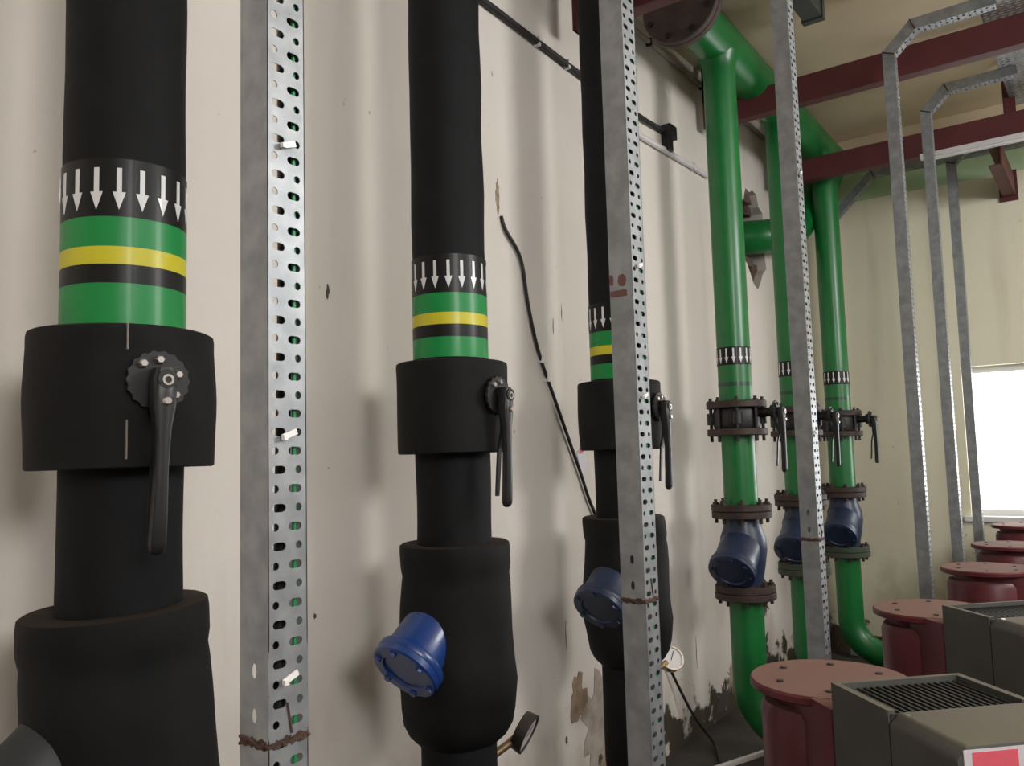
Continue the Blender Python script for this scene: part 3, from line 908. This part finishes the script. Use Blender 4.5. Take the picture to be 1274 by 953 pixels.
# cables lying inside the three nearest trays
for (x, y, seam) in ((-0.85, Y1, 'nearest'), (-0.82, Y2, 'red marked'), (-0.80, Y3, 'third')):
    o = MB().tube([(0, -0.018, 0.02), (0.001, -0.016, 1.2), (0.0, -0.008, 1.5), (-0.001, -0.001, 1.8), (0.0, 0.0, 2.6), (0, 0, 3.45)], 0.0095, 12).build('power_cable', 'cable_black')
    o.location = (x-0.023, y+0.0185, 0)
    tag(o, 'black power cable running inside the %s perforated tray upright' % seam, 'cable', 'cables inside the tray uprights')
    o = MB().tube([(0, -0.004, 0.02), (0, -0.002, 1.0), (0.0, 0.001, 1.8), (0, 0.002, 2.6), (0, 0.002, 3.45)], 0.0029, 8).build('earth_cable', 'cable_green')
    o.location = (x-0.0075, y+0.0165, 0)
    tag(o, 'thin green earth cable running inside the %s perforated tray upright' % seam, 'cable', 'cables inside the tray uprights')
# overhead main tray with fine perforation
t = thing('overhead_cable_tray', (-0.42, -0.5, 3.570), 'wide finely perforated grey cable tray overhead in the top right corner', 'cable tray')
m = MB()
nx, cw, ch = 12, 0.035, 0.026
ny = int(6.4/ch)
for j in range(ny):
    for i in range(nx):
        if j*ch < 3.6:
            continue
        ring_cell(m, ((i+0.5)*cw, (j+0.5)*ch, 0), (1, 0, 0), (0, 1, 0), cw, ch, slot(0.024, 0.011, 8, ca=0.004 if j % 2 else -0.004), (0, 0, 0.0016))
m.box(0, nx*cw, 0, int(3.6/ch)*ch+ch, 0, 0.0016)
o = m.build('perforated_bed', 'galvanised', t, smooth=False)
for x in (0.0, nx*cw):
    MB().box(x-0.001, x+0.001, 0, ny*ch, 0, 0.06).build('side_rail', 'galvanised', t, smooth=False)
# ------------------------------------------------------------------ conduits and loose cables on the left wall
def wall_tube(name, pts, r, mat, lab, cat, clips=(), clipmat='white_plastic', seg=8):
    t = thing(name, pts[0], lab, cat)
    b = Vector(pts[0])
    MB().tube([Vector(p)-b for p in pts], r, seg).build('run', mat, t)
    for p in clips:
        p = Vector(p)-b
        MB().obox(p, (r+0.004, 0, 0), (0, 0.008, 0), (0, 0, r+0.006)).build('clip', clipmat, t, smooth=False)
    return t
t = wall_tube('black_conduit', [(XL+0.02, 1.2, 3.33), (XL+0.02, 2.5, 3.305), (XL+0.02, 3.3, 3.262), (XL+0.02, 3.9, 3.25), (XL+0.02, 4.13, 3.26)], 0.014, 'cable_black',
              'black cable conduit clipped high across the left wall', 'conduit', [(XL+0.014, 2.9, 3.285), (XL+0.014, 3.14, 3.272)])
b0 = Vector((XL+0.02, 1.2, 3.33))
m = MB()
m.obox(Vector((XL+0.03, 4.17, 3.262))-b0, (0.028, 0, 0), (0, 0.045, 0.0), (0, 0.0, 0.038))
m.obox(Vector((XL+0.03, 4.15, 3.20))-b0, (0.02, 0, 0), (0, 0.028, 0.0), (0, 0.0, 0.05))
m.build('junction_box', 'cable_black', t, bevel=0.006)
wall_tube('white_conduit', [(XL+0.018, 3.62, 3.146), (XL+0.018, 4.72, 3.162)], 0.016, 'white_plastic', 'white plastic conduit high on the left wall below the black one', 'conduit', [(XL+0.014, 3.75, 3.148), (XL+0.014, 4.5, 3.159)])
wall_tube('pale_conduit', [(XL+0.016, 2.9, 3.725), (XL+0.016, 6.0, 3.72)], 0.014, 'patch_grey', 'thin pale conduit along the left wall just under the ceiling', 'conduit', [(XL+0.012, 4.0, 3.722), (XL+0.012, 4.7, 3.722), (XL+0.012, 5.3, 3.721)], 'flange_rust')
def smooth_path(pts, n=6):
    P = [Vector(p) for p in pts]
    P = [P[0]]+P+[P[-1]]
    out = []
    for i in range(1, len(P)-2):
        for k in range(n):
            t = k/n
            a, b, c, d = P[i-1], P[i], P[i+1], P[i+2]
            out.append(0.5*((2*b)+(c-a)*t+(2*a-5*b+4*c-d)*t*t+(3*b-a-3*c+d)*t**3))
    out.append(P[-2])
    return out
cp = [(XL+0.004, 2.622, 2.455), (XL+0.012, 2.64, 2.40), (XL+0.014, 2.735, 2.30), (XL+0.015, 2.775, 2.12), (XL+0.015, 2.84, 1.93), (XL+0.015, 2.96, 1.72), (XL+0.015, 3.12, 1.45), (XL+0.015, 3.24, 1.245), (XL+0.02, 3.5, 0.92), (XL+0.025, 3.75, 0.62), (XL+0.03, 3.93, 0.38), (XL+0.07, 4.06, 0.16), (XL+0.14, 4.12, 0.03), (XL+0.22, 4.0, 0.012), (XL+0.36, 3.72, 0.012)]
wall_tube('sensor_cable', smooth_path(cp), 0.0075, 'cable_black', 'thin black cable hanging in a curve down the left wall to the floor', 'cable', [(XL+0.012, 2.86, 1.895), (XL+0.012, 2.90, 1.82), (XL+0.02, 3.86, 0.48)])
t = thing('floor_conduit', (-1.75, 3.60, 0), 'white plastic strip lying on the floor beside the foot of the green riser', 'conduit')
MB().obox((0.2, 0.55, 0.012), Vector((0.34, 0.94, 0)).normalized()*0.6, Vector((0.94, -0.34, 0))*0.011, (0, 0, 0.011)).build('strip', 'white_plastic', t, bevel=0.003)

# ------------------------------------------------------------------ pumps
AXA = Vector((0.707, -0.707, 0))
def make_pump(loc, lab):
    """local frame: +X is the direction from the drum to the grey drive box"""
    t = thing('pump', loc, lab, 'pump', 'red pumps in a row', rotz=-PI/4)
    zt = 0.99
    MB().lathe([(0.60, 0.10), (0.60, 0.142), (0.615, 0.150), (0.925, 0.150), (0.942, 0.142), (0.948, 0.11)], 48).build('drum', 'pump_red', t)
    tp = MB().lathe([(0.945, 0.10), (0.945, 0.125), (zt-0.022, 0.128), (zt-0.021, 0.166), (zt-0.017, 0.172), (zt-0.005, 0.172), (zt, 0.168), (zt, 0.02)], 56).build('top_plate', 'pump_red', t)
    for k in range(6):
        a = 2*PI*(k+0.5)/6
        MB().lathe([(zt-0.001, 0.0075), (zt+0.003, 0.0075)], 8, (0.118*math.cos(a), 0.118*math.sin(a), 0)).build('bolt', 'fin_dark', tp)
    br = MB().box(0.05, 0.205, -0.115, 0.135, 0.60, zt-0.001).build('mounting_bracket', 'pump_red', t, bevel=0.006)
    for dz, dx in ((0.80, 0.17), (0.765, 0.172), (0.735, 0.185)):
        MB().lathe([(0, 0.007), (0.004, 0.007)], 8, (dx-0.02, -0.115, dz), (0, -1, 0)).build('bolt', 'fin_dark', br)
    # volute and base
    MB().lathe([(0.30, 0.10), (0.31, 0.17), (0.36, 0.20), (0.44, 0.20), (0.52, 0.17), (0.58, 0.12), (0.61, 0.12)], 40).build('volute', 'pump_red', t)
    MB().lathe([(0.02, 0.19), (0.05, 0.19), (0.05, 0.10), (0.31, 0.10)], 32).build('pedestal', 'pump_red', t)
    MB().box(-0.10, 0.45, -0.16, 0.16, 0.0, 0.02).build('base_plate', 'concrete_plinth', t, smooth=False)
    # drive box: finned rear half and covered front half
    x0, x1, x2, y0, y1, zb, z1 = 0.207, 0.395, 0.575, -0.112, 0.165, 0.66, 1.04
    bx = MB()
    bx.box(x0, x1, y0, y1, zb, z1-0.045)
    bx.box(x0, x1, y0, y0+0.014, z1-0.045, z1)
    bx.box(x0, x1, y1-0.014, y1, z1-0.045, z1)
    bx.box(x0, x0+0.012, y0+0.014, y1-0.014, z1-0.045, z1)
    b = bx.build('drive_box', 'box_grey', t, smooth=False)
    fin = MB().box(x0+0.013, x1-0.002, -0.0022, 0.0022, z1-0.045, z1-0.010).build('cooling_fin', 'fin_dark', smooth=False, mesh_only=True)
    n = 18
    for k in range(n):
        put('cooling_fin', fin, b, (0, y0+0.022+(y1-y0-0.044)*k/(n-1), 0))
    # front cover with chamfered shoulder
    prof = [(y0-0.002, zb-0.01), (y0-0.002, z1-0.022), (y0+0.016, z1-0.002), (y1-0.016, z1-0.002), (y1+0.002, z1-0.022), (y1+0.002, zb-0.01)]
    cv = MB().extrude_poly([(x1+0.003, y, z) for y, z in prof], (x2-x1-0.003, 0, 0)).build('front_cover', 'box_grey', t, bevel=0.006)
    MB().box(x1-0.002, x1+0.003, y0+0.004, y1-0.004, zb, z1-0.006).build('gasket', 'fin_dark', cv, smooth=False)
    for yy in (y0+0.02, y1-0.02):
        MB().lathe([(0, 0.005), (0.003, 0.005)], 8, (x1+0.03, yy, z1-0.003), (0, 0, 1)).build('screw', 'bolt_steel', cv)
    lb = MB().box(x2, x2+0.002, y0+0.008, y1-0.008, zb+0.06, z1-0.008).build('label_plate', 'label_white', t, smooth=False)
    MB().box(x2+0.002, x2+0.0028, y0+0.022, y0+0.100, z1-0.066, z1-0.012).build('red_block', 'label_red', lb, smooth=False)
    MB().box(x2+0.002, x2+0.0028, y0+0.012, y0+0.112, z1-0.176, z1-0.072).build('red_block', 'label_red', lb, smooth=False)
    # motor under the box
    m = MB().lathe([(0.16, 0.07), (0.20, 0.105), (0.54, 0.105), (0.56, 0.09)], 32, (0, 0, 0.52), (1, 0, 0))
    m.build('motor', 'box_grey', t)
    MB().box(0.28, 0.42, -0.07, 0.07, 0.02, 0.43).build('motor_foot', 'box_grey', t, smooth=False)
    return t
spots = (((-0.571, 1.949, 0), 'red pump nearest the camera with a grey finned drive box at bottom right'),
         ((-0.53, 2.92, 0), 'red pump second in the row with a dusty grey drive box at the right edge'),
         ((-0.505, 3.97, 0), 'red pump third in the row, behind the second drive box'),
         ((-0.515, 4.91, 0), 'red pump fourth in the row, in front of the window upright'),
         ((-0.56, 6.09, 0), 'red pump farthest away, just below the bright window'))
proto = None
for loc, lab in spots:
    if proto is None:
        proto = make_pump(loc, lab)
    else:
        c = copy_tree(proto)
        c.location = loc
        c['label'] = lab
        if loc[1] > 3.5:
            c.rotation_euler.z = R(8)
